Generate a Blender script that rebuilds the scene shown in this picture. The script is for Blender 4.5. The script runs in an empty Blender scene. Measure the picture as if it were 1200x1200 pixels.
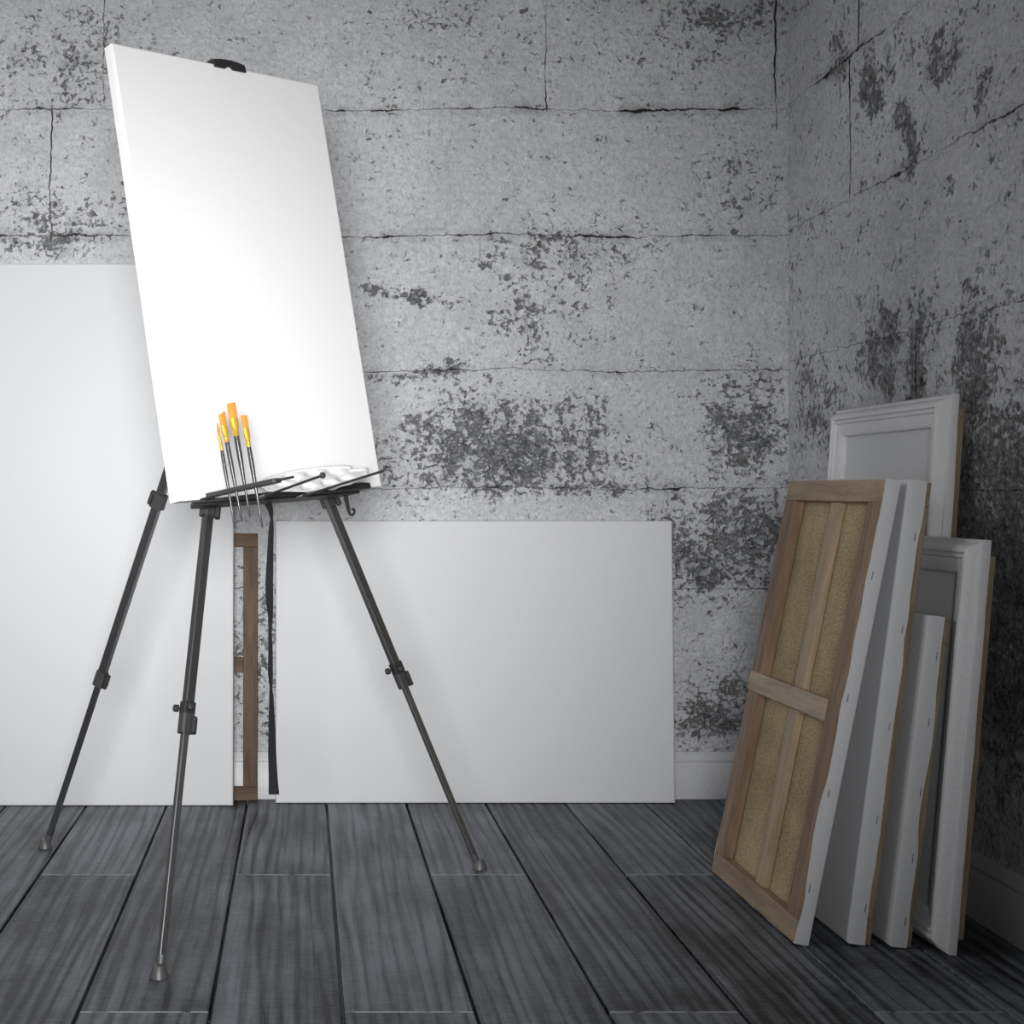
import bpy, bmesh, math, random
from mathutils import Vector, Matrix, noise
random.seed(7)
PI = math.pi
F = 1590.0; PX, PY, EYE = 354.0, 575.0, 0.8          # focal length in pixels, horizon and vanishing point, eye height
WALL_Y, WALL_X = 3.533, 1.267
sc = bpy.context.scene
COL = sc.collection

def P(x, y, d):
    return Vector(((x - PX) * d / F, d, EYE - (y - PY) * d / F))

# ------------------------------------------------------------------ helpers
def tag(o, label=None, cat=None, group=None, kind=None):
    if label: o['label'] = label
    if cat: o['category'] = cat
    if group: o['group'] = group
    if kind: o['kind'] = kind
    return o

def empty(name, M, label, cat, group=None):
    o = bpy.data.objects.new(name, None); COL.objects.link(o)
    o.empty_display_size = 0.05
    o.matrix_world = M
    return tag(o, label, cat, group)

def obj(name, bm, mat, parent=None, bevel=0, smooth=True, segs=2, label=None):
    bmesh.ops.recalc_face_normals(bm, faces=bm.faces)
    me = bpy.data.meshes.new(name); bm.to_mesh(me); bm.free()
    me.materials.append(mat)
    if smooth:
        for p in me.polygons: p.use_smooth = True
    o = bpy.data.objects.new(name, me); COL.objects.link(o)
    if parent: o.parent = parent
    if bevel:
        m = o.modifiers.new('bevel', 'BEVEL'); m.width = bevel; m.segments = segs; m.limit_method = 'ANGLE'; m.angle_limit = 0.6
    if smooth:
        try: me.set_sharp_from_angle(angle=0.7)
        except Exception: pass
        for p in me.polygons:
            if len(p.vertices) > 29: p.use_smooth = False
    if label: o['label'] = label
    return o

def box(bm, x0, x1, y0, y1, z0, z1, M=None):
    vs = [bm.verts.new(Vector(c) if M is None else M @ Vector(c)) for c in
          ((x0,y0,z0),(x1,y0,z0),(x1,y1,z0),(x0,y1,z0),(x0,y0,z1),(x1,y0,z1),(x1,y1,z1),(x0,y1,z1))]
    for f in ((0,3,2,1),(4,5,6,7),(0,1,5,4),(1,2,6,5),(2,3,7,6),(3,0,4,7)):
        bm.faces.new([vs[i] for i in f])

def loft(bm, rings, cap=True, closed=True):
    R = [[bm.verts.new(p) for p in r] for r in rings]
    n = len(R[0])
    for a, b in zip(R, R[1:]):
        for i in range(n if closed else n - 1):
            j = (i + 1) % n
            bm.faces.new((a[i], a[j], b[j], b[i]))
    if cap:
        bm.faces.new(R[0][::-1]); bm.faces.new(R[-1])
    return R

def axes(d, ref=Vector((0,0,1))):
    d = d.normalized()
    if abs(d.dot(ref)) > 0.98: ref = Vector((0,1,0))
    a = d.cross(ref).normalized(); b = a.cross(d).normalized()
    return a, b

def tube(bm, pts, rad, n=12, ref=Vector((0,0,1))):
    pts = [Vector(p) for p in pts]; rings = []
    for i, p in enumerate(pts):
        t = (pts[min(i+1, len(pts)-1)] - pts[max(i-1, 0)])
        a, b = axes(t, ref)
        r = rad[i] if isinstance(rad, (list, tuple)) else rad
        rings.append([p + a*math.cos(2*PI*k/n)*r + b*math.sin(2*PI*k/n)*r for k in range(n)])
    loft(bm, rings)

def frame_along(p, d, yaw=0.0):
    """matrix at p, local z along d, local y pointing away from the viewer"""
    z = d.normalized(); y = Vector((0,1,0)); y = (y - z*y.dot(z)).normalized(); x = y.cross(z)
    M = Matrix((x, y, z)).transposed().to_4x4()
    return Matrix.Translation(p) @ M @ Matrix.Rotation(yaw, 4, 'Z')

def lathe(bm, prof, M=Matrix(), n=24, sx=1.0, sy=1.0):
    loft(bm, [[M @ Vector((r*sx*math.cos(2*PI*k/n), r*sy*math.sin(2*PI*k/n), z)) for k in range(n)] for r, z in prof])

# ------------------------------------------------------------------ materials
class G:
    def __init__(s, name):
        s.m = bpy.data.materials.new(name); s.m.use_nodes = True
        s.nt = s.m.node_tree; s.b = s.nt.nodes['Principled BSDF']
    def n(s, t, **kw):
        nd = s.nt.nodes.new(t)
        for k, v in kw.items(): setattr(nd, k, v)
        return nd
    def put(s, sock, v):
        if hasattr(v, 'is_output') or hasattr(v, 'links'): s.nt.links.new(v, sock)
        else: sock.default_value = v
    def math(s, op, a, b=0.0, c=0.0, clamp=False):
        nd = s.n('ShaderNodeMath', operation=op, use_clamp=clamp)
        for i, v in enumerate((a, b, c)): s.put(nd.inputs[i], v)
        return nd.outputs[0]
    def vec(s, op, a, b=None):
        nd = s.n('ShaderNodeVectorMath', operation=op)
        s.put(nd.inputs[0], a)
        if b is not None: s.put(nd.inputs[1], b)
        return nd.outputs['Value'] if op in ('LENGTH', 'DISTANCE', 'DOT_PRODUCT') else nd.outputs[0]
    def co(s): return s.n('ShaderNodeTexCoord').outputs['Object']
    def xyz(s, v):
        nd = s.n('ShaderNodeSeparateXYZ'); s.put(nd.inputs[0], v); return nd.outputs
    def comb(s, x, y, z):
        nd = s.n('ShaderNodeCombineXYZ')
        for i, v in enumerate((x, y, z)): s.put(nd.inputs[i], v)
        return nd.outputs[0]
    def noise(s, v, scale, detail=4, rough=0.55, dist=0.0):
        nd = s.n('ShaderNodeTexNoise'); s.put(nd.inputs['Vector'], v)
        nd.inputs['Scale'].default_value = scale; nd.inputs['Detail'].default_value = detail
        nd.inputs['Roughness'].default_value = rough; nd.inputs['Distortion'].default_value = dist
        return nd.outputs['Fac']
    def step(s, v, lo, hi, a=0.0, b=1.0):
        nd = s.n('ShaderNodeMapRange', interpolation_type='SMOOTHSTEP')
        for i, k in enumerate((v, lo, hi, a, b)): s.put(nd.inputs[i], k)
        return nd.outputs[0]
    def lin(s, v, lo, hi, a=0.0, b=1.0):
        nd = s.n('ShaderNodeMapRange')
        for i, k in enumerate((v, lo, hi, a, b)): s.put(nd.inputs[i], k)
        return nd.outputs[0]
    def mix(s, f, a, b):
        nd = s.n('ShaderNodeMix', data_type='RGBA')
        s.put(nd.inputs[0], f)
        for i, v in ((6, a), (7, b)):
            if isinstance(v, tuple) and len(v) == 3: v = v + (1.0,)
            s.put(nd.inputs[i], v)
        return nd.outputs[2]
    def bump(s, h, strength=0.5, dist=0.01, normal=None):
        nd = s.n('ShaderNodeBump'); s.put(nd.inputs['Height'], h)
        nd.inputs['Strength'].default_value = strength; nd.inputs['Distance'].default_value = dist
        if normal is not None: s.put(nd.inputs['Normal'], normal)
        return nd.outputs[0]
    def done(s, color=None, rough=0.6, metal=0.0, normal=None, spec=None):
        if color is not None:
            if isinstance(color, tuple) and len(color) == 3: color = color + (1.0,)
            s.put(s.b.inputs['Base Color'], color)
        s.put(s.b.inputs['Roughness'], rough); s.put(s.b.inputs['Metallic'], metal)
        if spec is not None: s.put(s.b.inputs['Specular IOR Level'], spec)
        if normal is not None: s.put(s.b.inputs['Normal'], normal)
        return s.m

def simple(name, color, rough=0.5, metal=0.0, bs=0.0, bscale=200, spec=None):
    g = G(name); c = g.co(); nz = g.noise(c, bscale, 3)
    col = g.mix(nz, tuple(k*0.88 for k in color), tuple(min(1, k*1.1) for k in color))
    return g.done(col, rough, metal, g.bump(nz, bs, 0.002) if bs else None, spec)

def canvas_mat(name, color, weave=0.25):
    g = G(name); c = g.co(); o = g.xyz(c)
    w = g.math('MULTIPLY', g.math('SINE', g.math('MULTIPLY', o[0], 2600.0)), g.math('SINE', g.math('MULTIPLY', o[2], 2600.0)))
    nz = g.noise(c, 3.0, 4); fine = g.noise(c, 160.0, 4)
    col = g.mix(g.math('ADD', g.math('MULTIPLY', nz, 0.5), g.math('MULTIPLY', fine, 0.5)), tuple(k*0.965 for k in color), tuple(min(1, k*1.02) for k in color))
    h = g.math('ADD', g.math('MULTIPLY', w, 0.15), fine)
    return g.done(col, 0.85, 0, g.bump(h, weave, 0.001), 0.2)

def wood_mat(name, dark, light, axis='z', scale=1.0):
    g = G(name); c = g.co(); o = g.xyz(c)
    if axis == 'z': v = g.comb(g.math('MULTIPLY', o[0], 9.0), g.math('MULTIPLY', o[1], 9.0), o[2])
    else: v = g.comb(o[0], g.math('MULTIPLY', o[1], 9.0), g.math('MULTIPLY', o[2], 9.0))
    n1 = g.noise(v, 6.0*scale, 5, 0.6, 0.6); n2 = g.noise(v, 60.0*scale, 3, 0.6)
    t = g.math('ADD', g.math('MULTIPLY', n1, 0.7), g.math('MULTIPLY', n2, 0.3))
    col = g.mix(g.step(t, 0.32, 0.68), dark, light)
    pores = g.step(n2, 0.56, 0.68)
    col = g.mix(g.math('MULTIPLY', pores, 0.45), col, tuple(k*0.5 for k in dark))
    return g.done(col, 0.6, 0, g.bump(t, 0.35, 0.002), 0.3)

def concrete(name, axis, stains, rows, joints, row_w=0.0045, dirt=0.0):
    """plastered board-marked concrete; u runs along the wall, v is the height"""
    g = G(name); c = g.co(); o = g.xyz(c)
    u, v = (o[0] if axis == 'x' else o[1]), o[2]
    uv = g.comb(u, v, 0.0)
    big = g.noise(uv, 1.6, 3); mid = g.noise(uv, 9.0, 7, 0.62); fine = g.noise(uv, 55.0, 6, 0.62, 0.4)
    # ragged region masks for the weathered patches
    warp = g.vec('ADD', uv, g.vec('MULTIPLY', g.vec('SUBTRACT', g.comb(g.noise(uv, 5.0, 5), g.noise(g.vec('ADD', uv, (7.3, 2.1, 0.0)), 5.0, 5), 0.0), (0.5, 0.5, 0.0)), (0.3, 0.3, 0.0)))
    reg = None
    for (su, sv, ru, rv, st) in stains:
        d = g.vec('LENGTH', g.vec('MULTIPLY', g.vec('SUBTRACT', warp, (su, sv, 0.0)), (1.0/ru, 1.0/rv, 0.0)))
        e = g.math('MULTIPLY', g.step(d, 0.15, 1.15, 1.0, 0.0), st)
        reg = e if reg is None else g.math('MAXIMUM', reg, e)
    reg = g.math('ADD', reg, g.step(big, 0.5, 0.72, 0.0, 0.28))
    reg = g.math('ADD', reg, dirt, clamp=True)
    wv = g.vec('ADD', uv, g.vec('MULTIPLY', g.vec('SUBTRACT', g.comb(g.noise(uv, 30.0, 4), g.noise(g.vec('ADD', uv, (3.1, 8.2, 0.0)), 30.0, 4), 0.0), (0.5, 0.5, 0.0)), (0.035, 0.035, 0.0)))
    crumb = g.math('ADD', g.math('MULTIPLY', g.noise(wv, 74.0, 5, 0.66), 0.6), g.math('MULTIPLY', g.noise(uv, 19.0, 6, 0.62), 0.4))
    rel = g.math('SUBTRACT', crumb, g.lin(reg, 0.0, 1.0, 0.630, 0.470))
    patch = g.math('ADD', g.math('MULTIPLY', g.step(rel, -0.05, 0.035), 0.6), g.math('MULTIPLY', g.step(rel, 0.0, 0.06), 0.4))
    haze = g.step(g.math('SUBTRACT', mid, g.lin(reg, 0.0, 1.0, 0.70, 0.36)), -0.06, 0.2)
    # pin holes
    pit = g.step(g.noise(g.vec('MULTIPLY', uv, (0.7, 1.0, 1.0)), 26.0, 3, 0.5), 0.715, 0.745)
    # horizontal courses: broken cracks with a varying mouth
    wob = g.math('ADD', g.math('MULTIPLY', g.math('SUBTRACT', g.noise(g.comb(u, 0.0, 3.0), 3.0, 2), 0.5), 0.035),
                 g.math('MULTIPLY', g.math('SUBTRACT', g.noise(uv, 28.0, 5, 0.65), 0.5), 0.022))
    dist = None
    for r in rows:
        d = g.math('ABSOLUTE', g.math('ADD', g.math('SUBTRACT', v, r), wob))
        dist = d if dist is None else g.math('MINIMUM', dist, d)
    gate = g.noise(g.comb(u, g.math('MULTIPLY', v, 0.8), 9.0), 5.5, 6, 0.68)
    mouth = g.step(gate, 0.50, 0.76, 0.0007, row_w)
    crack = g.math('MULTIPLY', g.step(g.math('DIVIDE', dist, mouth), 0.5, 1.6, 1.0, 0.0), g.step(gate, 0.42, 0.62, 0.12, 1.0))
    ledge = g.step(dist, 0.0, 0.02, 1.0, 0.0)
    wobu = g.math('MULTIPLY', g.math('SUBTRACT', g.noise(g.comb(0.0, v, 5.0), 6.0, 5, 0.6), 0.5), 0.045)
    jc = None
    for (ju, v0, v1, w) in joints:
        d = g.math('ABSOLUTE', g.math('ADD', g.math('SUBTRACT', u, ju), wobu))
        inside = g.math('MULTIPLY', g.step(v, v0-0.01, v0+0.01), g.step(v, v1-0.01, v1+0.01, 1.0, 0.0))
        e = g.math('MULTIPLY', g.step(g.math('DIVIDE', d, g.math('MULTIPLY', w, g.step(gate, 0.35, 0.66, 0.25, 1.6))), 0.4, 1.4, 1.0, 0.0), g.math('MULTIPLY', inside, g.step(gate, 0.40, 0.56, 0.15, 1.0)))
        jc = e if jc is None else g.math('MAXIMUM', jc, e)
    crack = g.math('MAXIMUM', crack, jc)
    ridge = g.math('ABSOLUTE', g.math('SUBTRACT', g.noise(wv, 42.0, 4, 0.6), 0.5))
    crease_shade = g.step(ridge, 0.0, 0.03, 1.0, 0.0)
    col = g.mix(g.lin(g.math('ADD', g.math('MULTIPLY', big, 0.45), g.math('MULTIPLY', mid, 0.55)), 0.36, 0.62), (0.49, 0.495, 0.51), (0.69, 0.695, 0.705))
    col = g.mix(g.math('MULTIPLY', g.step(fine, 0.48, 0.70), 0.38), col, (0.33, 0.335, 0.345))  # mottling, with the plaster's relief shading painted into the colour too
    emboss = g.noise(uv, 120.0, 3, 0.7)  # finest relief: shaded in the colour, raised in the bump
    col = g.mix(g.math('MULTIPLY', g.step(emboss, 0.5, 0.68), 0.30), col, (0.27, 0.275, 0.285))
    col = g.mix(g.math('MULTIPLY', g.step(emboss, 0.48, 0.34), 0.30), col, (0.78, 0.785, 0.79))
    col = g.mix(g.math('MULTIPLY', g.step(fine, 0.46, 0.30), 0.4), col, (0.74, 0.745, 0.75))
    col = g.mix(g.math('MULTIPLY', g.math('MULTIPLY', crease_shade, g.step(mid, 0.42, 0.60)), 0.40), col, (0.24, 0.242, 0.25))  # crease shading of the relief, painted as dark lines
    col = g.mix(g.math('MULTIPLY', haze, 0.6), col, (0.26, 0.265, 0.28))
    tone = g.noise(uv, 44.0, 6, 0.72)
    col = g.mix(g.math('MULTIPLY', patch, 0.85), col, g.mix(g.step(tone, 0.36, 0.64), (0.02, 0.021, 0.023), (0.36, 0.365, 0.375)))
    col = g.mix(g.math('MULTIPLY', pit, 0.75), col, (0.05, 0.05, 0.052))
    crack_halo = g.math('MULTIPLY', g.step(dist, 0.004, 0.03, 1.0, 0.0), g.step(gate, 0.45, 0.7))  # darker band beside the cracked courses
    col = g.mix(g.math('MULTIPLY', crack_halo, 0.5), col, (0.12, 0.122, 0.128))
    col = g.mix(g.math('MULTIPLY', crack, 0.95), col, (0.012, 0.012, 0.013))
    h = g.math('ADD', g.math('ADD', g.math('MULTIPLY', fine, 0.45), g.math('MULTIPLY', emboss, 0.12)), g.math('MULTIPLY', mid, 0.5))
    h = g.math('SUBTRACT', h, g.math('MULTIPLY', patch, 0.35))
    h = g.math('SUBTRACT', h, g.math('MULTIPLY', pit, 0.3))
    h = g.math('SUBTRACT', h, g.math('MULTIPLY', crack, 0.9))
    h = g.math('SUBTRACT', h, g.math('MULTIPLY', ledge, 0.15))
    return g.done(col, 0.9, 0, g.bump(h, 1.0, 0.022), 0.2)

PL0, PLW, PLL = 0.0627, 0.2035, 1.49
def floor_mat():
    g = G('charcoal_floor_planks'); c = g.co(); o = g.xyz(c)
    x, y = o[0], o[1]
    q = g.math('DIVIDE', g.math('SUBTRACT', x, PL0), PLW)
    i = g.math('FLOOR', q); fx = g.math('SUBTRACT', q, i)
    par = g.math('ABSOLUTE', g.math('MODULO', i, 2.0))
    # even columns butt at y = 2.082, odd ones half a length further
    s = g.math('DIVIDE', g.math('SUBTRACT', g.math('SUBTRACT', y, 2.082), g.math('MULTIPLY', par, PLL/2)), PLL)
    j = g.math('FLOOR', s); fy = g.math('SUBTRACT', s, j)
    wn = g.n('ShaderNodeTexWhiteNoise', noise_dimensions='2D'); g.put(wn.inputs['Vector'], g.comb(i, j, 0.0))
    rnd = wn.outputs['Value']
    off = g.math('MULTIPLY', rnd, 37.0)
    lv = g.comb(g.math('ADD', x, off), g.math('MULTIPLY', g.math('ADD', y, off), 0.11), 0.0)
    bend = g.noise(lv, 4.5, 3, 0.5)
    wide = g.noise(g.comb(g.math('ADD', g.math('MULTIPLY', x, 42.0), off), g.math('MULTIPLY', y, 0.9), 4.0), 1.0, 3, 0.5, 0.3)
    ph = g.math('ADD', g.math('ADD', g.math('MULTIPLY', fx, 7.0), g.math('MULTIPLY', bend, 5.0)), g.math('MULTIPLY', wide, 1.5))
    band = g.math('ADD', g.math('MULTIPLY', g.math('SINE', g.math('MULTIPLY', ph, 6.283)), 0.5), 0.5)
    streak = g.noise(g.comb(g.math('ADD', g.math('MULTIPLY', x, 60.0), off), g.math('MULTIPLY', y, 2.2), 0.0), 1.6, 6, 0.7)
    cross = g.noise(g.comb(g.math('MULTIPLY', x, 30.0), g.math('MULTIPLY', y, 170.0), off), 1.0, 3, 0.6)
    cloud = g.noise(g.comb(g.math('ADD', x, off), g.math('MULTIPLY', y, 0.5), 2.0), 5.5, 4, 0.6)
    t = g.math('ADD', g.math('MULTIPLY', g.math('MULTIPLY', g.math('POWER', band, 0.5), 0.46), g.step(cloud, 0.25, 0.7, 0.35, 1.0)), g.math('ADD', g.math('MULTIPLY', streak, 0.85), -0.13))
    t = g.math('ADD', t, g.math('MULTIPLY', g.math('SUBTRACT', cross, 0.5), 0.42))
    t = g.math('ADD', t, g.math('MULTIPLY', g.math('SUBTRACT', cloud, 0.5), 0.55))
    t = g.math('ADD', t, g.math('MULTIPLY', g.math('SUBTRACT', rnd, 0.5), 0.22))
    col = g.mix(g.lin(t, 0.25, 0.85), (0.007, 0.008, 0.010), (0.205, 0.218, 0.245))
    scuff = g.step(g.math('ADD', g.math('MULTIPLY', cloud, 0.6), g.math('MULTIPLY', streak, 0.5)), 0.63, 0.80)
    col = g.mix(g.math('MULTIPLY', scuff, 0.6), col, (0.20, 0.21, 0.22))
    # pale arrises at the butt joints
    em = g.math('MULTIPLY', g.math('MINIMUM', fy, g.math('SUBTRACT', 1.0, fy)), PLL)
    pale_end = g.math('MULTIPLY', g.step(em, 0.0015, 0.0045, 1.0, 0.0), g.step(g.noise(c, 24.0, 3), 0.36, 0.52))
    ex = g.math('MULTIPLY', g.math('MINIMUM', fx, g.math('SUBTRACT', 1.0, fx)), PLW)
    lit_gap = g.math('MULTIPLY', g.math('MULTIPLY', g.step(ex, 0.003, 0.0055, 1.0, 0.0), g.step(g.noise(c, 60.0, 3), 0.52, 0.62)), g.step(x, 0.62, 0.8, 0.0, 0.6))  # lit look of the right-hand gap edges, painted as pale specks
    col = g.mix(g.math('MAXIMUM', g.math('MULTIPLY', pale_end, 0.9), lit_gap), col, (0.30, 0.31, 0.32))
    rough = g.lin(t, 0.2, 0.8, 0.42, 0.58)
    return g.done(col, rough, 0, g.bump(t, 0.45, 0.003), 0.35)

M_CANVAS = canvas_mat('primed_canvas', (0.655, 0.66, 0.67))
M_EASELC = canvas_mat('bright_primed_canvas', (0.83, 0.83, 0.83), 0.12)
def gesso():
    g = G('white_painted_frame'); c = g.co(); o = g.xyz(c)
    r = g.noise(g.comb(g.math('MULTIPLY', o[0], 260.0), g.math('MULTIPLY', o[1], 40.0), g.math('MULTIPLY', o[2], 260.0)), 1.0, 3, 0.6)
    col = g.mix(r, (0.68, 0.68, 0.69), (0.80, 0.80, 0.81))
    return g.done(col, 0.6, 0, g.bump(r, 0.55, 0.0025), 0.3)
M_GESSO = gesso()
M_WOODZ = wood_mat('oak_upright', (0.17, 0.108, 0.068), (0.32, 0.22, 0.15), 'z')
M_WOODX = wood_mat('oak_rail', (0.24, 0.175, 0.115), (0.41, 0.31, 0.215), 'x')
M_WOODP = wood_mat('pale_oak_rail', (0.33, 0.255, 0.185), (0.50, 0.40, 0.30), 'x')
M_WOODPZ = wood_mat('pale_oak_bar', (0.32, 0.24, 0.16), (0.50, 0.38, 0.26), 'z')
M_STRIPX = wood_mat('dull_beige_rail', (0.20, 0.155, 0.105), (0.34, 0.27, 0.19), 'x')
M_STRIPZ = wood_mat('dull_beige_upright', (0.20, 0.155, 0.105), (0.34, 0.27, 0.19), 'z')
M_WALNX = wood_mat('brown_rail', (0.075, 0.043, 0.025), (0.165, 0.10, 0.06), 'x')
M_WALNZ = wood_mat('brown_upright', (0.065, 0.038, 0.022), (0.15, 0.09, 0.055), 'z')
def linen():
    g = G('raw_linen'); c = g.co(); o = g.xyz(c)
    f = g.noise(g.comb(g.math('MULTIPLY', o[0], 90.0), 0.0, g.math('MULTIPLY', o[2], 260.0)), 1.0, 4, 0.6)
    b = g.noise(c, 7.0, 4)
    col = g.mix(g.lin(g.math('ADD', g.math('MULTIPLY', f, 0.6), g.math('MULTIPLY', b, 0.4)), 0.36, 0.6), (0.27, 0.20, 0.11), (0.53, 0.43, 0.28))
    return g.done(col, 0.9, 0, g.bump(f, 0.4, 0.002), 0.1)
M_LINEN = linen()
M_BLACK = simple('black_painted_metal', (0.028, 0.028, 0.030), 0.55, 0.0, 0.05, 300, 0.2)
M_TUBE = simple('dark_anodised_tube', (0.24, 0.24, 0.245), 0.26, 0.92)
M_STEEL = simple('grey_steel_tube', (0.24, 0.24, 0.245), 0.30, 0.85)
M_PLASTIC = simple('black_moulded_plastic', (0.045, 0.045, 0.047), 0.42, 0.0, 0.1, 400)
M_RUBBER = simple('grey_rubber', (0.10, 0.10, 0.10), 0.45, 0.3)
M_STRAP = simple('black_webbing', (0.022, 0.022, 0.024), 0.8, 0.0, 0.5, 500, 0.15)
M_PALETTE = simple('white_plastic', (0.74, 0.74, 0.74), 0.3)
M_HANDLE = simple('grey_lacquered_handle', (0.055, 0.055, 0.06), 0.22, 0.1, 0.1, 500)
M_GOLD = simple('gold_ferrule', (0.80, 0.47, 0.05), 0.3, 0.55)
M_STAPLE = simple('staple_steel', (0.35, 0.36, 0.38), 0.4, 0.8)
M_BOARD = simple('white_baseboard_paint', (0.60, 0.605, 0.615), 0.45, 0.0, 0.08, 120)
def bristle():
    g = G('orange_bristle'); c = g.co(); o = g.xyz(c)
    f = g.noise(g.comb(g.math('MULTIPLY', o[0], 2200.0), g.math('MULTIPLY', o[1], 2200.0), g.math('MULTIPLY', o[2], 40.0)), 1.0, 2)
    return g.done(g.mix(f, (0.62, 0.15, 0.004), (0.80, 0.29, 0.015)), 0.55, 0, g.bump(f, 0.5, 0.001))
M_BRISTLE = bristle()

def bu(x): return (x - PX) / 450.0
def bv(y): return EYE - (y - PY) / 450.0
def bst(x, y, rx, ry, s): return (bu(x), bv(y), rx/450.0, ry/450.0, s)
M_WALLB = concrete('weathered_concrete_back', 'x',
    [bst(590,525,190,85,0.9), bst(480,347,75,16,1.0), bst(640,300,150,45,0.42), bst(630,370,90,50,0.5), bst(850,640,130,85,0.8),
     bst(850,830,90,60,0.75), bst(870,510,80,90,0.62), bst(80,70,120,80,0.5), bst(80,260,110,55,0.42), bst(860,30,110,45,0.6), bst(500,440,100,16,0.7),
     bst(860,215,60,60,0.42), bst(520,40,150,50,0.3), bst(300,770,60,150,0.5), bst(680,570,90,30,0.6)],
    [bv(128), bv(276), bv(434), bv(572), bv(690)],
    [(bu(640), bv(128), 3.2, 0.0016), (bu(909), bv(150), 3.2, 0.0016), (bu(60), bv(280), bv(128), 0.0012), (bu(122), bv(120), 3.2, 0.0016)])
def rst(x, y, rd, rz, s):
    d = WALL_X*F/(x - PX); return (d, EYE - (y - PY)*d/F, rd, rz, s)
M_WALLR = concrete('weathered_concrete_right', 'y',
    [rst(1030,400,0.14,0.13,0.75), rst(1075,455,0.10,0.22,0.8), rst(1150,440,0.14,0.25,0.7), rst(1165,620,0.35,0.34,1.0), rst(1190,800,0.3,0.3,0.9),
     rst(1025,90,0.07,0.11,0.7), rst(1060,160,0.05,0.10,0.7), rst(1110,60,0.12,0.10,0.6), rst(985,60,0.10,0.12,0.55), rst(960,480,0.25,0.15,0.45), rst(1150,100,0.1,0.1,0.5), (2.0,1.0,0.5,1.0,0.6)],
    [1.805, 1.476, 1.135, 0.80],
    [(3.138, 1.476, 1.805, 0.003), (3.09, 1.82, 3.2, 0.002), (2.80, 0.5, 1.13, 0.0018)], 0.008, 0.12)
M_FLOOR = floor_mat()

# ------------------------------------------------------------------ the setting
XL, YF, ZT = -3.0, -1.6, 3.2
bm = bmesh.new(); box(bm, XL, WALL_X + 0.15, WALL_Y, WALL_Y + 0.15, -0.03, ZT)
tag(obj('wall_back', bm, M_WALLB, smooth=False), 'weathered grey concrete wall behind the canvases', kind='structure')
bm = bmesh.new(); box(bm, WALL_X, WALL_X + 0.15, YF, WALL_Y, -0.03, ZT)
tag(obj('wall_right', bm, M_WALLR, smooth=False), 'darker weathered concrete wall behind the stacked frames', kind='structure')
bm = bmesh.new()
box(bm, XL, WALL_X + 0.15, YF, WALL_Y + 0.15, -0.05, -0.015)
i0 = math.floor((XL - PL0)/PLW)
for i in range(i0, 7):
    xa, xb = PL0 + i*PLW + 0.003, PL0 + (i+1)*PLW - 0.003
    xa, xb = max(xa, XL), min(xb, WALL_X)
    if xb - xa < 0.01: continue
    y0 = 2.082 + (abs(i) % 2)*PLL/2 - 4*PLL
    while y0 < WALL_Y:
        a, b = max(y0 + 0.0006, YF), min(y0 + PLL - 0.0006, WALL_Y)
        if b > a: box(bm, xa, xb, a, b, -0.02, 0.0)
        y0 += PLL
box(bm, XL, WALL_X, WALL_Y - 0.0148, WALL_Y, -0.02, -0.0004)
o = obj('floor', bm, M_FLOOR, bevel=0.0012, smooth=False, segs=1)
tag(o, 'floor of dark charcoal wooden planks', kind='structure')
def baseboard(name, M, L):
    prof = [(0,0),(0.015,0),(0.015,0.092),(0.0135,0.094),(0.0135,0.096),(0.015,0.098),(0.015,0.102),(0.012,0.106),(0.010,0.117),(0.006,0.1215),(0,0.1215)]
    bm = bmesh.new()
    loft(bm, [[M @ Vector((s, -a, b)) for a, b in prof] for s in (0, L)])
    return tag(obj(name, bm, M_BOARD), kind='structure')
baseboard('baseboard_back', Matrix.Translation((XL, WALL_Y, 0)), WALL_X - XL)
baseboard('baseboard_right', Matrix.Translation((WALL_X, WALL_Y - 0.015, 0)) @ Matrix.Rotation(-PI/2, 4, 'Z'), WALL_Y - 0.015 - YF)

# ------------------------------------------------------------------ stretched canvases
def perim(L, H, step=0.02, r=0.0):
    pts = []
    def seg(a, b):
        n = max(1, int((Vector(b) - Vector(a)).length/step))
        for k in range(n): pts.append((a[0] + (b[0]-a[0])*k/n, a[1] + (b[1]-a[1])*k/n))
    seg((0,0),(L,0)); seg((L,0),(L,H)); seg((L,H),(0,H)); seg((0,H),(0,0))
    return pts

def wav(s, seed, amp):
    return amp*(noise.noise(Vector((s*7.0, seed, 0)))*1.3 + 0.5*noise.noise(Vector((s*17.0, seed, 4.0))))

def fabric(L, H, Tf, seed, amp, r=0.004):
    bm = bmesh.new(); pr = perim(L, H)
    def ring(ins, y, wob=False):
        out = []; s = 0; prev = pr[0]
        for (x, z) in pr:
            s += math.hypot(x - prev[0], z - prev[1]); prev = (x, z)
            xx = min(max(x, ins), L - ins); zz = min(max(z, ins), H - ins)
            out.append(Vector((xx, y + (wav(s, seed, amp) if wob else 0), zz)))
        return out
    R = loft(bm, [ring(r, 0), ring(r*0.3, r*0.3), ring(0, r), ring(0, Tf*0.6), ring(0, Tf, True), ring(0.0012, Tf, True)], cap=False)
    bm.faces.new(R[0][::-1])
    bmesh.ops.remove_doubles(bm, verts=bm.verts, dist=1e-5)
    return bm

def place(yaw, lean, pivot_world, pivot_local):
    R = Matrix.Rotation(yaw, 4, 'Z') @ Matrix.Rotation(lean, 4, 'X')
    return Matrix.Translation(Vector(pivot_world) - (R @ Vector(pivot_local))) @ R

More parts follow.
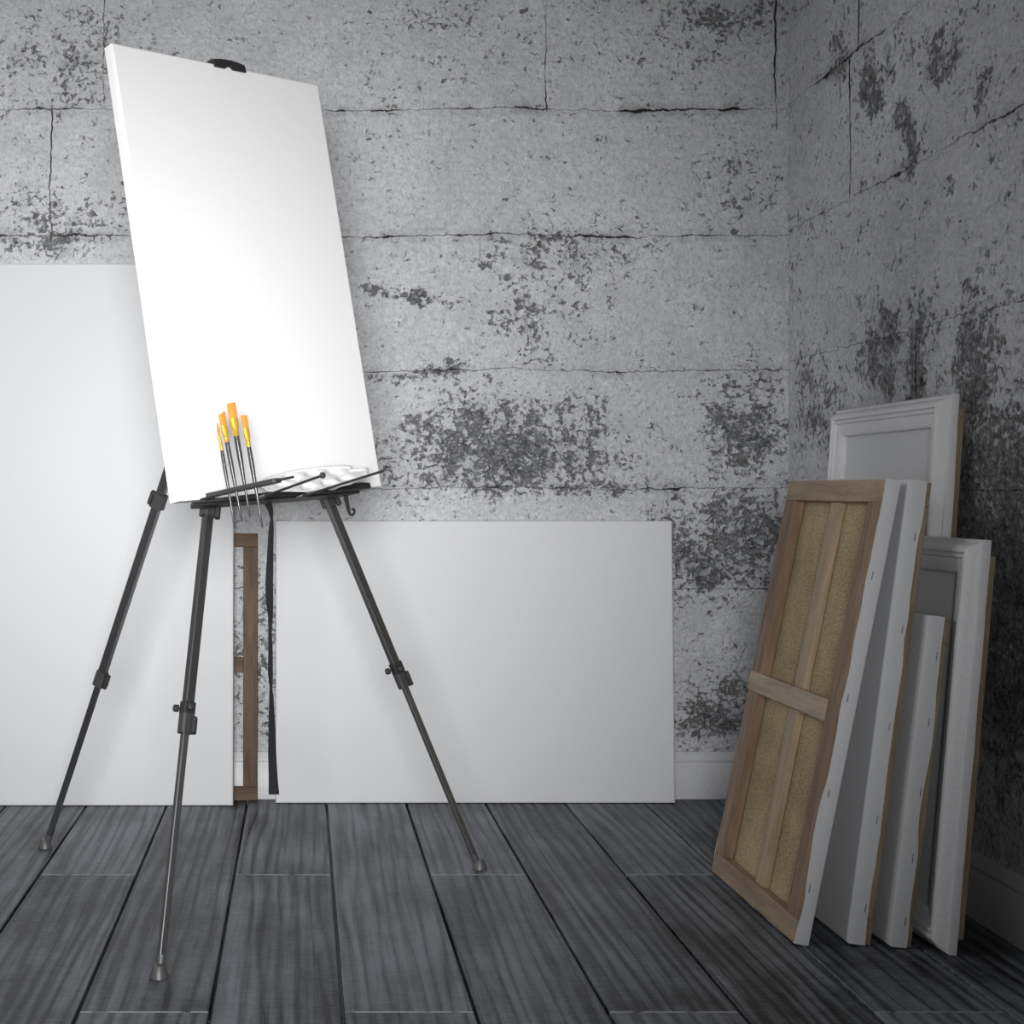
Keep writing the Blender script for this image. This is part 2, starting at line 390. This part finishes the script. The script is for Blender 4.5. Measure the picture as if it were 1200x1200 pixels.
def bars(root, L, H, y0, y1, w, wz, mx, mz, names=('top_rail','bottom_rail','stile','stile'), ins=0.0012, bev=0.0015):
    for nm, b in ((names[0], (ins, L-ins, y0, y1, H-wz, H-ins)), (names[1], (ins, L-ins, y0, y1, ins, wz))):
        bm = bmesh.new(); box(bm, *b); obj(nm, bm, mx, root, bevel=bev)
    for b in ((ins, w, y0+0.0004, y1-0.0004, wz, H-wz), (L-w, L-ins, y0+0.0004, y1-0.0004, wz, H-wz)):
        bm = bmesh.new(); box(bm, *b); obj('stile', bm, mz, root, bevel=bev)

def staples(root, xs, T, zs):
    for z in zs:
        bm = bmesh.new()
        box(bm, xs[0], xs[1], T - 0.0085, T - 0.0063, z - 0.0075, z + 0.0075)
        obj('staple', bm, M_STAPLE, root, bevel=0.0004)

def stretched(name, M, L, H, T, label, cat='canvas', group=None, fold=0.0, seed=0, amp=0.0025, mat=None, near=None, wx=None, wz=None, mx=None, mz=None):
    root = empty(name, M, label, cat, group)
    obj('canvas_sheet', fabric(L, H, T - fold, seed, amp), mat or M_CANVAS, root)
    bars(root, L, H, 0.008, T, wx or 0.045, wz or 0.045, mx or M_STRIPX, mz or M_STRIPZ)
    if near is not None:
        xs = (-0.0006, 0.0006) if near == 0 else (L - 0.0006, L + 0.0006)
        staples(root, xs, T - fold, [H*k for k in (0.08, 0.27, 0.47, 0.68, 0.88)])
    return root

# the two blank canvases against the back wall
a1 = math.radians(2.2)
stretched('blank_canvas', place(0, -a1, (-0.175, 3.474, 0), (1.05, 0.036, 0)), 1.05, 1.384, 0.036,
          'tall blank white canvas leaning on the back wall behind the easel', seed=1, fold=0.002)
a2 = math.radians(2.3)
stretched('blank_canvas', place(0, -a2, (-0.0676, 3.500, 0), (0, 0.034, 0)), 1.0215, 0.7215, 0.034,
          'low wide blank white canvas on the floor against the back wall, right of the easel', seed=2, fold=0.002)
# bare wooden stretcher frame peeping out between them
a3 = math.radians(1.6)
root = empty('stretcher_frame', place(0, -a3, (-0.114, 3.511, 0), (0.40, 0.016, 0)), 'empty brown wooden stretcher frame half hidden behind the tall blank canvas', 'frame')
bars(root, 0.40, 0.690, 0, 0.016, 0.038, 0.036, M_WALNX, M_WALNZ)
bm = bmesh.new(); box(bm, 0.038, 0.362, 0.003, 0.013, 0.330, 0.368); obj('crossbar', bm, M_WALNX, root, bevel=0.0015)

# ------------------------------------------------------------------ the stack against the right wall
# reversed canvas in front, its wooden back towards the room
L1, H1, T1 = 0.452, 0.832, 0.031
la = math.radians(11.4)
root = empty('reversed_canvas', place(PI/2 + math.radians(0.8), la, (0.8905, 2.382, 0), (0, 0, 0)),
             'canvas turned back to front, showing brown stretcher bars and raw linen', 'canvas')
obj('canvas_sheet', fabric(L1, H1, T1 - 0.003, 11, 0.0042), M_CANVAS, root)
bm = bmesh.new(); box(bm, 0.004, L1-0.004, 0.0045, 0.007, 0.004, H1-0.004); obj('linen_back', bm, M_LINEN, root, smooth=False, label='raw yellowish linen')
bars(root, L1, H1, 0.0075, T1, 0.052, 0.042, M_WOODX, M_WOODZ)
bm = bmesh.new(); box(bm, L1/2 - 0.028, L1/2 + 0.016, 0.0078, 0.020, 0.042, H1 - 0.042); obj('centre_bar', bm, M_WOODPZ, root, bevel=0.001)
bm = bmesh.new(); box(bm, 0.052, L1 - 0.006, 0.0195, T1 + 0.003, 0.388, 0.428); obj('crossbar', bm, M_WOODP, root, bevel=0.0012)
staples(root, (-0.0006, 0.0006), T1 - 0.004, [0.1, 0.27, 0.44, 0.66])

L2, H2, T2 = 0.43, 0.822, 0.043
l2 = math.atan2(73, 545)
stretched('stacked_canvas', place(-PI/2 - math.radians(-1.0), -l2, (0.9985, 2.382, 0), (L2, T2, 0)), L2, H2, T2,
          'tall blank white canvas right behind the reversed one in the stack', fold=0.011, seed=21, amp=0.0055, near=1)
L3, H3, T3 = 0.40, 0.582, 0.039
l3 = math.radians(6.9)
stretched('stacked_canvas', place(-PI/2 + math.radians(2.5), -l3, (1.0637, 2.369, 0), (L3, T3, 0)), L3, H3, T3,
          'shortest blank white canvas in the stack, standing third from the front', fold=0.009, seed=31, amp=0.0050, near=1)

def moulded(name, M, L, H, label, seed, wm=0.062, dep=0.036, tb=0.011):
    """white frame with a stepped moulding round a recessed panel; front at y=0, back at y=dep, wooden backing behind"""
    root = empty(name, M, label, 'picture frame')
    prof = [(0.0, dep), (0.0, 0.0225), (0.0015, 0.0195), (0.0035, 0.0190), (0.0040, 0.0210), (0.0055, 0.0210), (0.008, 0.0165), (0.010, 0.0110), (0.013, 0.0050), (0.017, 0.0012), (0.021, 0.0), (0.024, 0.0010), (0.0250, 0.0070), (0.0265, 0.0075),
            (0.028, 0.0035), (0.031, 0.0030), (0.033, 0.0040), (0.0340, 0.0095), (0.0355, 0.0100), (0.0365, 0.0085), (0.040, 0.0085), (0.055, 0.0105), (0.058, 0.0125), (0.060, 0.0150), (0.060, 0.026), (0.052, dep)]
    k = wm/0.06
    for side in range(4):
        bm = bmesh.new(); rings = []
        ln = L if side % 2 == 0 else H
        n = max(2, int(ln/0.02))
        for t in range(n + 1):
            ring = []
            for (w, y) in prof:
                w *= k; s = w + (ln - 2*w)*t/n
                wy = 0
                if y == dep and w == 0: wy = wav(s, seed + side, 0.0022) - 0.001
                jit = 0.0006*noise.noise(Vector((s*60, w*300, seed + side)))
                p = {0: (s, w), 1: (L - w, s), 2: (L - s, H - w), 3: (w, H - s)}[side]
                ring.append(Vector((p[0], y + wy + jit, p[1])))
            rings.append(ring)
        loft(bm, rings)
        obj(('bottom_moulding', 'side_moulding', 'top_moulding', 'side_moulding')[side], bm, M_GESSO, root)
    bm = bmesh.new(); box(bm, wm - 0.012, L - wm + 0.012, 0.0235, 0.0265, wm - 0.012, H - wm + 0.012)
    obj('panel', bm, M_CANVAS, root, smooth=False)
    bm = bmesh.new(); box(bm, 0.006, L - 0.0025, dep - 0.003, dep + tb, 0.027, H - 0.027)
    obj('wooden_backing', bm, M_STRIPZ, root, bevel=0.001, label='brown wood backing')
    return root
L4, H4 = 0.42, 0.716
l4 = math.atan2(0.062, 0.7135)
moulded('moulded_frame', place(-PI/2 + math.radians(2.5), -l4, (1.1245, 2.330, 0.0012), (L4, 0.036, 0)), L4, H4,
        'shorter white moulded frame, nearest the right wall at the stack\'s near end', 41)
L5, H5 = 0.545, 0.983
l5 = math.atan2(0.066, 1.0)
moulded('moulded_frame', place(-PI/2 + math.radians(0.3), -l5, (1.178, 2.56, 0.0012), (L5, 0.036, 0)), L5, H5,
        'tallest white moulded frame, rising above the rest of the stack against the right wall', 51)

# ------------------------------------------------------------------ canvas on the easel
ang = (0.73120447, -0.16699197, -0.05373341)
CW, CH, CT = 0.5206, 0.8562, 0.027
RC = Matrix.Rotation(ang[0], 4, 'Z') @ Matrix.Rotation(ang[1], 4, 'X') @ Matrix.Rotation(ang[2], 4, 'Y')
MC = Matrix.Translation((-0.22078, 2.42, 0.78062)) @ RC
def C(u, n, v): return MC @ Vector((u, -n, v))       # u along the canvas, n out towards the painter, v up
root = empty('blank_canvas', MC, 'bright blank white canvas standing upright on the easel', 'canvas')
obj('canvas_sheet', fabric(CW, CH, CT - 0.002, 61, 0.001, 0.003), M_EASELC, root)
bars(root, CW, CH, 0.006, CT, 0.04, 0.04, M_WOODX, M_WOODZ)

# ------------------------------------------------------------------ the easel
APEX = P(274, 317, 2.745)
feet = [P(186.5, 1146, F*0.8/571), P(562, 1018.5, F*0.8/443.5), P(53, 994, F*0.8/419)]
for ft in feet: ft.z = 0
ctr = sum(feet, Vector())/3
E_ = empty('field_easel', Matrix.Translation(ctr), 'black metal tripod field easel holding the bright canvas', 'easel')
def eo(name, bm, mat, parent=None, **kw):
    """link a mesh built in world coordinates under the easel"""
    par = parent or E_
    bm.transform(Matrix.Translation(-ctr))
    return obj(name, bm, mat, par, **kw)
def sqtube(bm, M, w, h, z0, z1, c=0.25):
    a, b = w/2, h/2; k = min(a, b)*c
    sec = [(-a+k,-b),(a-k,-b),(a,-b+k),(a,b-k),(a-k,b),(-a+k,b),(-a,b-k),(-a,-b+k)]
    loft(bm, [[M @ Vector((x, y, z)) for x, y in sec] for z in (z0, z1)])
colpx = [(243.5, 597), (384, 586), (190.5, 588)]
midpx = [845, 794, 793]
for k, ft in enumerate(feet):
    d = APEX - ft; ln = d.length
    M = frame_along(ft, d, math.radians((38, 32, -25)[k]))
    # heights of the collars along the leg, from where the photo shows them
    def along(py):
        lo, hi = 0.0, 1.0
        for _ in range(40):
            t = (lo + hi)/2; p = ft + d*t
            if PY + (EYE - p.z)*F/p.y > py: lo = t
            else: hi = t
        return t*ln
    zc, zm = along(colpx[k][1]), along(midpx[k])
    bm = bmesh.new(); sqtube(bm, M, 0.0185, 0.016, zm - 0.004, ln - 0.02)
    leg = eo('leg', bm, M_TUBE)
    bm = bmesh.new(); sqtube(bm, M, 0.0125, 0.011, 0.022, zm + 0.01)
    eo('lower_tube', bm, (M_STEEL if k < 2 else M_TUBE), leg)
    up = Matrix.Translation(ft)
    bm = bmesh.new(); lathe(bm, [(0.0, 0), (0.0150, 0.0), (0.0162, 0.002), (0.0152, 0.006), (0.0102, 0.0205), (0.0085, 0.0225), (0.0, 0.0225)], up)
    tube(bm, [ft + d.normalized()*0.018, ft + d.normalized()*0.036], 0.0078)
    eo('rubber_foot', bm, M_RUBBER, leg)
    # middle clamp: sleeve, locking lever and (front legs) two thumb screws
    bm = bmesh.new(); sqtube(bm, M, 0.024, 0.021, zm - 0.022, zm + 0.012, 0.35); eo('clamp_sleeve', bm, M_PLASTIC, leg)
    if k < 2: 
        bm = bmesh.new(); sqtube(bm, M, 0.0235, 0.019, zm + 0.012, zm + 0.034, 0.2); eo('clamp_bracket', bm, M_BLACK, leg)
    Mc = frame_along(ft, d, 0)
    bm = bmesh.new(); box(bm, 0.010, 0.0195, -0.012, 0.008, zm - 0.022, zm + 0.008, Mc); eo('clamp_lever', bm, M_BLACK, leg, bevel=0.003)
    if k < 2:
        for (dx, dy) in ((-1, 0.1), (0.35, -1)):
            v = (Mc.to_3x3() @ Vector((dx, dy, 0))).normalized()
            p = Mc @ Vector((0, 0, zm + 0.022))
            bm = bmesh.new(); tube(bm, [p + v*0.008, p + v*0.0155, p + v*0.016, p + v*0.024, p + v*0.026], [0.003, 0.003, 0.0065, 0.0065, 0.004], 14)
            eo('thumb_screw', bm, M_BLACK, leg)
    # upper collar
    bm = bmesh.new(); sqtube(bm, M, 0.029, 0.026, zc - 0.014, zc + 0.018, 0.35); eo('upper_collar', bm, M_PLASTIC, leg)
    bm = bmesh.new(); box(bm, 0.0125, 0.023, -0.014, 0.006, zc - 0.018, zc + 0.014, Mc) if k < 2 else box(bm, -0.021, -0.012, -0.012, 0.006, zc - 0.010, zc + 0.020, Mc)
    eo('collar_lever', bm, M_BLACK, leg, bevel=0.003)
# hub where the legs meet, mast, top clip
UM = 0.283
mast0, mast1 = C(UM, -CT - 0.010, 0.30), C(UM, -CT - 0.010, CH + 0.004)
md = mast1 - mast0
bm = bmesh.new(); sqtube(bm, frame_along(mast0, md, ang[0]), 0.016, 0.013, 0, md.length); eo('mast', bm, M_TUBE)
hubt = C(UM, -CT - 0.02, 0.46)
bm = bmesh.new(); lathe(bm, [(0, -0.05), (0.026, -0.05), (0.030, -0.042), (0.030, 0.02), (0.018, 0.032), (0, 0.032)], Matrix.Translation(APEX)); 
tube(bm, [APEX + (hubt - APEX)*0.0, hubt], 0.012)
eo('hub', bm, M_PLASTIC)
bm = bmesh.new()
sec = [(-CT-0.016, CH-0.045), (-CT-0.016, CH+0.006), (-CT-0.004, CH+0.0135), (-0.004, CH+0.0145), (0.004, CH+0.012), (0.0062, CH+0.005), (0.0062, CH-0.008),
       (0.0022, CH-0.008), (0.0022, CH+0.0015), (-CT-0.0015, CH+0.0015), (-CT-0.0015, CH-0.045)]
rings = []
for s in range(13):
    q = s/12*2 - 1; u = UM - 0.006 + q*0.040
    drop = 0.0045*q*q; lip = 0.0055 if abs(q + 0.05) < 0.2 else 0.0
    rings.append([C(u, n, v - (drop if v > CH + 0.004 else 0) + (lip if (v < CH and n > 0) else 0)) for n, v in sec])
loft(bm, rings); eo('canvas_clip', bm, M_BLACK, bevel=0.0006)
# ledge under the canvas
bm = bmesh.new()
foot = [(0.034, -0.004), (0.060, -0.045), (0.10, -0.058), (0.40, -0.058), (0.448, -0.03), (0.452, 0.004), (0.34, 0.010), (0.12, 0.010)]
loft(bm, [[C(u, n, v) for u, n in foot] for v in (-0.0105, -0.0015)])
foot = [(0.030, 0.002), (0.455, 0.002), (0.466, 0.012), (0.462, 0.026), (0.43, 0.038), (0.36, 0.045), (0.22, 0.048), (0.12, 0.040), (0.07, 0.024), (0.036, 0.008)]
def lv(u): return 0.0085*min(1, max(0, (u - 0.12)/0.3))
loft(bm, [[C(u, n, lv(u) - 0.0015 - th*min(1, 0.35 + (u - 0.03)*4)) for u, n in foot] for th in (0.012, 0.0)])
eo('ledge', bm, M_BLACK, bevel=0.0015)
# the arms that swing out from the ledge towards the painter
B0, B1 = C(0.062, 0.012, 0.008), C(0.062, 0.012, 0.008) + (P(326, 562.5, 2.30) - C(0.062, 0.012, 0.008))
B0 = P(246, 580.5, 2.432); B1 = P(325, 563.0, 2.305)
bd = (B1 - B0); bl = bd.length; bx = bd.normalized(); bz = (RC.to_3x3() @ Vector((0,0,1))); bz = (bz - bx*bz.dot(bx)).normalized(); by = bz.cross(bx)
MB = Matrix.Translation(B0) @ Matrix((bx, by, bz)).transposed().to_4x4()
bm = bmesh.new(); 
for b_ in ((0, bl, -0.0105, -0.0065), (0, bl, 0.0065, 0.0105), (0, 0.014, -0.0065, 0.0065), (bl - 0.012, bl, -0.0065, 0.0065)): box(bm, b_[0], b_[1], b_[2], b_[3], -0.0042, 0.0042, MB)
ho = eo('brush_holder', bm, M_PLASTIC, bevel=0.0015)
bm = bmesh.new(); tube(bm, [B1 - bx*0.004, B1 + bx*0.040], 0.0022, 8); eo('holder_pin', bm, M_BLACK, ho)
bm = bmesh.new(); tube(bm, [P(236, 586, 2.455), B0 + bx*0.01 - bz*0.004], 0.0035, 8); eo('holder_stem', bm, M_BLACK, ho)
def rod(p0, p1, tip, un):
    bm = bmesh.new(); tube(bm, [p0, p1], 0.0024, 8)
    a = eo('arm', bm, M_BLACK)
    bm = bmesh.new()
    if tip == 'ball':
        lathe(bm, [(0.0005, -0.006), (0.004, -0.0045), (0.006, 0), (0.004, 0.0045), (0.0005, 0.006)], Matrix.Translation(p1), 14)
        eo('ball_tip', bm, M_PLASTIC, a)
    else:
        tube(bm, [p1 - (p1-p0).normalized()*0.002, p1 + Vector((0.002, 0, 0.003)), p1 + Vector((0.002, 0, 0.009))], [0.0025, 0.003, 0.0035], 10)
        eo('upturned_tip', bm, M_PLASTIC, a)
    bm = bmesh.new(); q = p0 + (p1-p0).normalized()*0.018; tube(bm, [p0 + (p1-p0).normalized()*0.002, q], 0.0034, 10)
    eo('arm_glint', bm, M_STEEL, a, label='steel sleeve added for the highlight')  # sleeve added to stand in for the glint at the arm's root
    bm = bmesh.new(); tube(bm, [p0 + (p1-p0).normalized()*0.004, C(un[0], un[1], -0.005)], 0.0026, 8); eo('arm_pivot', bm, M_BLACK, a)
rod(P(304, 583.5, 2.455), P(378, 557, 2.33), 'ball', (0.16, 0.030))
rod(P(347, 584, 2.50), P(450, 551.5, 2.38), 'hook', (0.26, 0.036))
# hook hanging under the ledge
hk = P(405, 579, 2.722)
pts = [(0, 0), (0.0015, -0.012), (0.005, -0.024), (0.007, -0.034), (0.011, -0.042), (0.017, -0.0435), (0.0215, -0.039), (0.0215, -0.033), (0.0175, -0.0315)]
ex = (RC.to_3x3() @ Vector((1,0,0)))
bm = bmesh.new(); tube(bm, [hk + ex*a*1.15 + Vector((0,0,b)) for a, b in pts], [0.0045, 0.0045, 0.004, 0.0032, 0.0028, 0.0027, 0.0026, 0.0026, 0.003], 8, Vector((0.7,-0.7,0)))
eo('hook', bm, M_BLACK)
# carrying strap, twisted, hanging from the ledge nearly to the floor
sp = [(313,582,9,0.3),(315,592,9,0.5),(317.5,600,6,0.9),(318.5,608,3,1.4),(318,620,6,0.6),(317,640,7,0.3),(315.5,685,9.5,0.1),(316,705,9,0.1),(317,722,6,0.8),(316.5,738,3.5,1.3),(317,760,5,0.9),
      (317,790,6,0.6),(317.5,806,3,1.4),(318,815,5,0.8),(318.5,850,8,0.3),(319,885,10,0.1),(320,910,11,0.05),(321,931,13.5,0.0)]
sp2 = []
for a, b in zip(sp, sp[1:]):
    for t in range(4): sp2.append(tuple(a[i] + (b[i]-a[i])*t/4 for i in range(4)))
sp2.append(sp[-1])
bm = bmesh.new(); rings = []
for (x, y, w, tw) in sp2:
    p = P(x, y, 2.655); hw = 0.0105
    th = math.acos(max(0.05, min(1, w/13.5)))
    e = Vector((math.cos(th), -math.sin(th), 0)); nn = Vector((math.sin(th), math.cos(th), 0))*0.0007
    rings.append([p - e*hw - nn, p + e*hw - nn, p + e*hw + nn, p - e*hw + nn])
loft(bm, rings); eo('carrying_strap', bm, M_STRAP, smooth=False)

# ------------------------------------------------------------------ brushes in the holder
def loft_ell(bm, secs, n=16):
    loft(bm, [[Vector((rx*math.cos(2*PI*k/n) + ox, ry*math.sin(2*PI*k/n), z + sl*rx*math.cos(2*PI*k/n))) for k in range(n)] for (z, rx, ry, sl, ox) in secs])
def brush(top, bot, f1, f2, wb, wf, wh, cut, yaw, label):
    """top/bot in photo pixels, f1/f2: fractions of the length where bristles and ferrule end"""
    ymid = 572.0; t = (ymid - top[1])/(bot[1] - top[1]); xm = top[0] + (bot[0]-top[0])*t
    s = (xm - 246)/(325 - 246.0); p = B0 + (B1 - B0)*s
    dm = p.y
    a = P(top[0], top[1], dm + 0.0105); b = P(bot[0], bot[1], dm - 0.005)
    d = a - b; ln = d.length; px = dm/F
    M = frame_along(b, d, yaw)
    r = empty('paintbrush', M, label, 'paintbrush', 'paintbrushes in the easel holder')
    zf, zb = ln*(1 - f2), ln*(1 - f1)
    w1, w2, w3 = wb*px/2, wf*px/2, wh*px/2
    bm = bmesh.new(); loft_ell(bm, [(0, 0.0006, 0.0006, 0, 0), (0.002, 0.0016, 0.0016, 0, 0), (zf*0.25, 0.0020, 0.0020, 0, 0), (zf*0.75, w3, w3, 0, 0), (zf*0.93, w3*0.98, w3*0.98, 0, 0), (zf+0.004, w2, w2, 0, 0)])
    obj('handle', bm, M_HANDLE, r)
    bm = bmesh.new(); q = zb - zf
    loft_ell(bm, [(zf, w2*1.05, w2*1.05, 0, 0), (zf+q*0.08, w2*1.25, w2*1.25, 0, 0), (zf+q*0.14, w2*1.02, w2*1.02, 0, 0), (zf+q*0.20, w2*1.2, w2*1.2, 0, 0), (zf+q*0.28, w2*1.03, w2*1.03, 0, 0),
                  (zf+q*0.6, (w1*0.8+w2*0.3), w2*0.8, 0, 0), (zb, w1*0.92, w2*0.5, 0, 0)])
    obj('ferrule', bm, M_GOLD, r)
    bm = bmesh.new(); q = ln - zb
    loft_ell(bm, [(zb - 0.002, w1*0.88, w2*0.45, 0, 0), (zb + q*0.4, w1*1.02, w2*0.55, 0, 0), (ln - w1*abs(cut)*0.5, w1*(1.0 if wb > 4 else 0.4), w2*(0.28 if wb > 4 else 0.2), cut, 0)])
    obj('bristles', bm, M_BRISTLE, r)
    return r
brush((254.5,495.5), (275,617), 0.13, 0.27, 3.2, 3.6, 4.6, 0.0, 0.2, 'thinnest pointed paintbrush, leftmost in the holder')
brush((259.5,483), (283.5,611.5), 0.12, 0.275, 8.4, 5.2, 5.6, 0.5, 0.35, 'paintbrush with a slanted orange tip, second from the left')
brush((270.5,472), (293,606), 0.135, 0.295, 10.6, 6.4, 6.8, 0.1, 0.2, 'widest flat orange-tipped paintbrush, standing tallest of the four')
brush((285.5,486.5), (307.5,618.5), 0.115, 0.285, 7.8, 5.0, 5.8, -0.1, 0.3, 'flat paintbrush with a deep orange tip, rightmost of the four')

# ------------------------------------------------------------------ palette on the arms
pl, pr_ = P(303, 576.5, 2.49), P(430, 556.0, 2.64)
pf, pb = P(372, 577, 2.525), P(366, 551.0, 2.620)
pc = (pl + pr_ + pf + pb)/4
xa = (pr_ - pl); A = xa.length/2; xa.normalize()
ya = (pb - pf); ya = ya - xa*ya.dot(xa); Bq = ya.length/2; ya.normalize(); za = xa.cross(ya); pc += za*0.004
MP = Matrix.Translation(pc) @ Matrix((xa, ya, za)).transposed().to_4x4()
wells = [(-0.72, 0.02), (-0.30, -0.62), (0.18, -0.66), (0.62, -0.42), (-0.35, 0.58), (0.15, 0.66), (0.60, 0.45)]
bm = bmesh.new(); NR, NA = 26, 96
def ph(r, t):
    x, y = r*math.cos(t), r*math.sin(t)
    sca = 1 + (0.045*math.sin(9*t + 0.6) if math.sin(t) < 0.35 else 0.0)*r**4
    # thumb notch at the right
    k = math.atan2(math.sin(t - 0.35), math.cos(t - 0.35)); sca *= 1 - 0.22*math.exp(-(k/0.13)**2)*r**3
    X, Y = x*A*sca, y*Bq*sca
    h = 0.0
    for (wx, wy) in wells:
        dd = math.hypot(X - wx*A*0.8, (Y - wy*Bq*0.8))
        h -= 0.0080/(1 + math.exp((dd - 0.0155)/0.0016))
    h += 0.004*max(0, r - 0.9)/0.1
    return Vector((X, Y, h))
top = [[bm.verts.new(MP @ ph(i/NR, 2*PI*k/NA)) for k in range(NA)] for i in range(1, NR + 1)]
cen = bm.verts.new(MP @ ph(0, 0))
for k in range(NA): bm.faces.new((cen, top[0][k], top[0][(k+1) % NA]))
for a, b in zip(top, top[1:]):
    for k in range(NA): bm.faces.new((a[k], b[k], b[(k+1) % NA], a[(k+1) % NA]))
bm.transform(Matrix.Translation(-pc))
o = obj('palette', bm, M_PALETTE); o.location = pc
m = o.modifiers.new('thick', 'SOLIDIFY'); m.thickness = 0.0022; m.offset = 0
tag(o, 'white plastic palette with round wells resting on the easel ledge', 'palette')

# ------------------------------------------------------------------ light, world, camera
def area(name, loc, target, size, power, spread, color=(1,1,1)):
    L = bpy.data.lights.new(name, 'AREA'); L.shape = 'DISK'; L.size = size; L.energy = power; L.spread = math.radians(spread); L.color = color
    o = bpy.data.objects.new(name, L); COL.objects.link(o); o.location = loc
    o.rotation_euler = (Vector(target) - Vector(loc)).to_track_quat('-Z', 'Y').to_euler()
    return o
area('key_softbox', (-0.14, -0.5, 1.0), (-0.28, 3.3, 0.86), 0.9, 16.5, 55)
area('side_softbox', (-2.5, 2.35, 2.1), (0.3, 3.3, 0.7), 1.0, 8.0, 120)
w = bpy.data.worlds.new('world'); sc.world = w; w.use_nodes = True
w.node_tree.nodes['Background'].inputs[0].default_value = (0.95, 0.97, 1.0, 1); w.node_tree.nodes['Background'].inputs[1].default_value = 0.12

cam = bpy.data.cameras.new('camera'); co = bpy.data.objects.new('camera', cam); COL.objects.link(co)
co.location = (0, 0, EYE); co.rotation_euler = (PI/2, 0, 0)
cam.sensor_width = 36; cam.lens = 36*F/1200
cam.shift_x = (600 - PX)/1200; cam.shift_y = -(600 - PY)/1200
sc.camera = co
sc.cycles.max_bounces = 6; sc.cycles.diffuse_bounces = 4; sc.cycles.glossy_bounces = 3
vs = sc.view_settings
vs.view_transform = 'Standard'; vs.look = 'None'; vs.gamma = 1; vs.exposure = 0.0; vs.use_curve_mapping = False
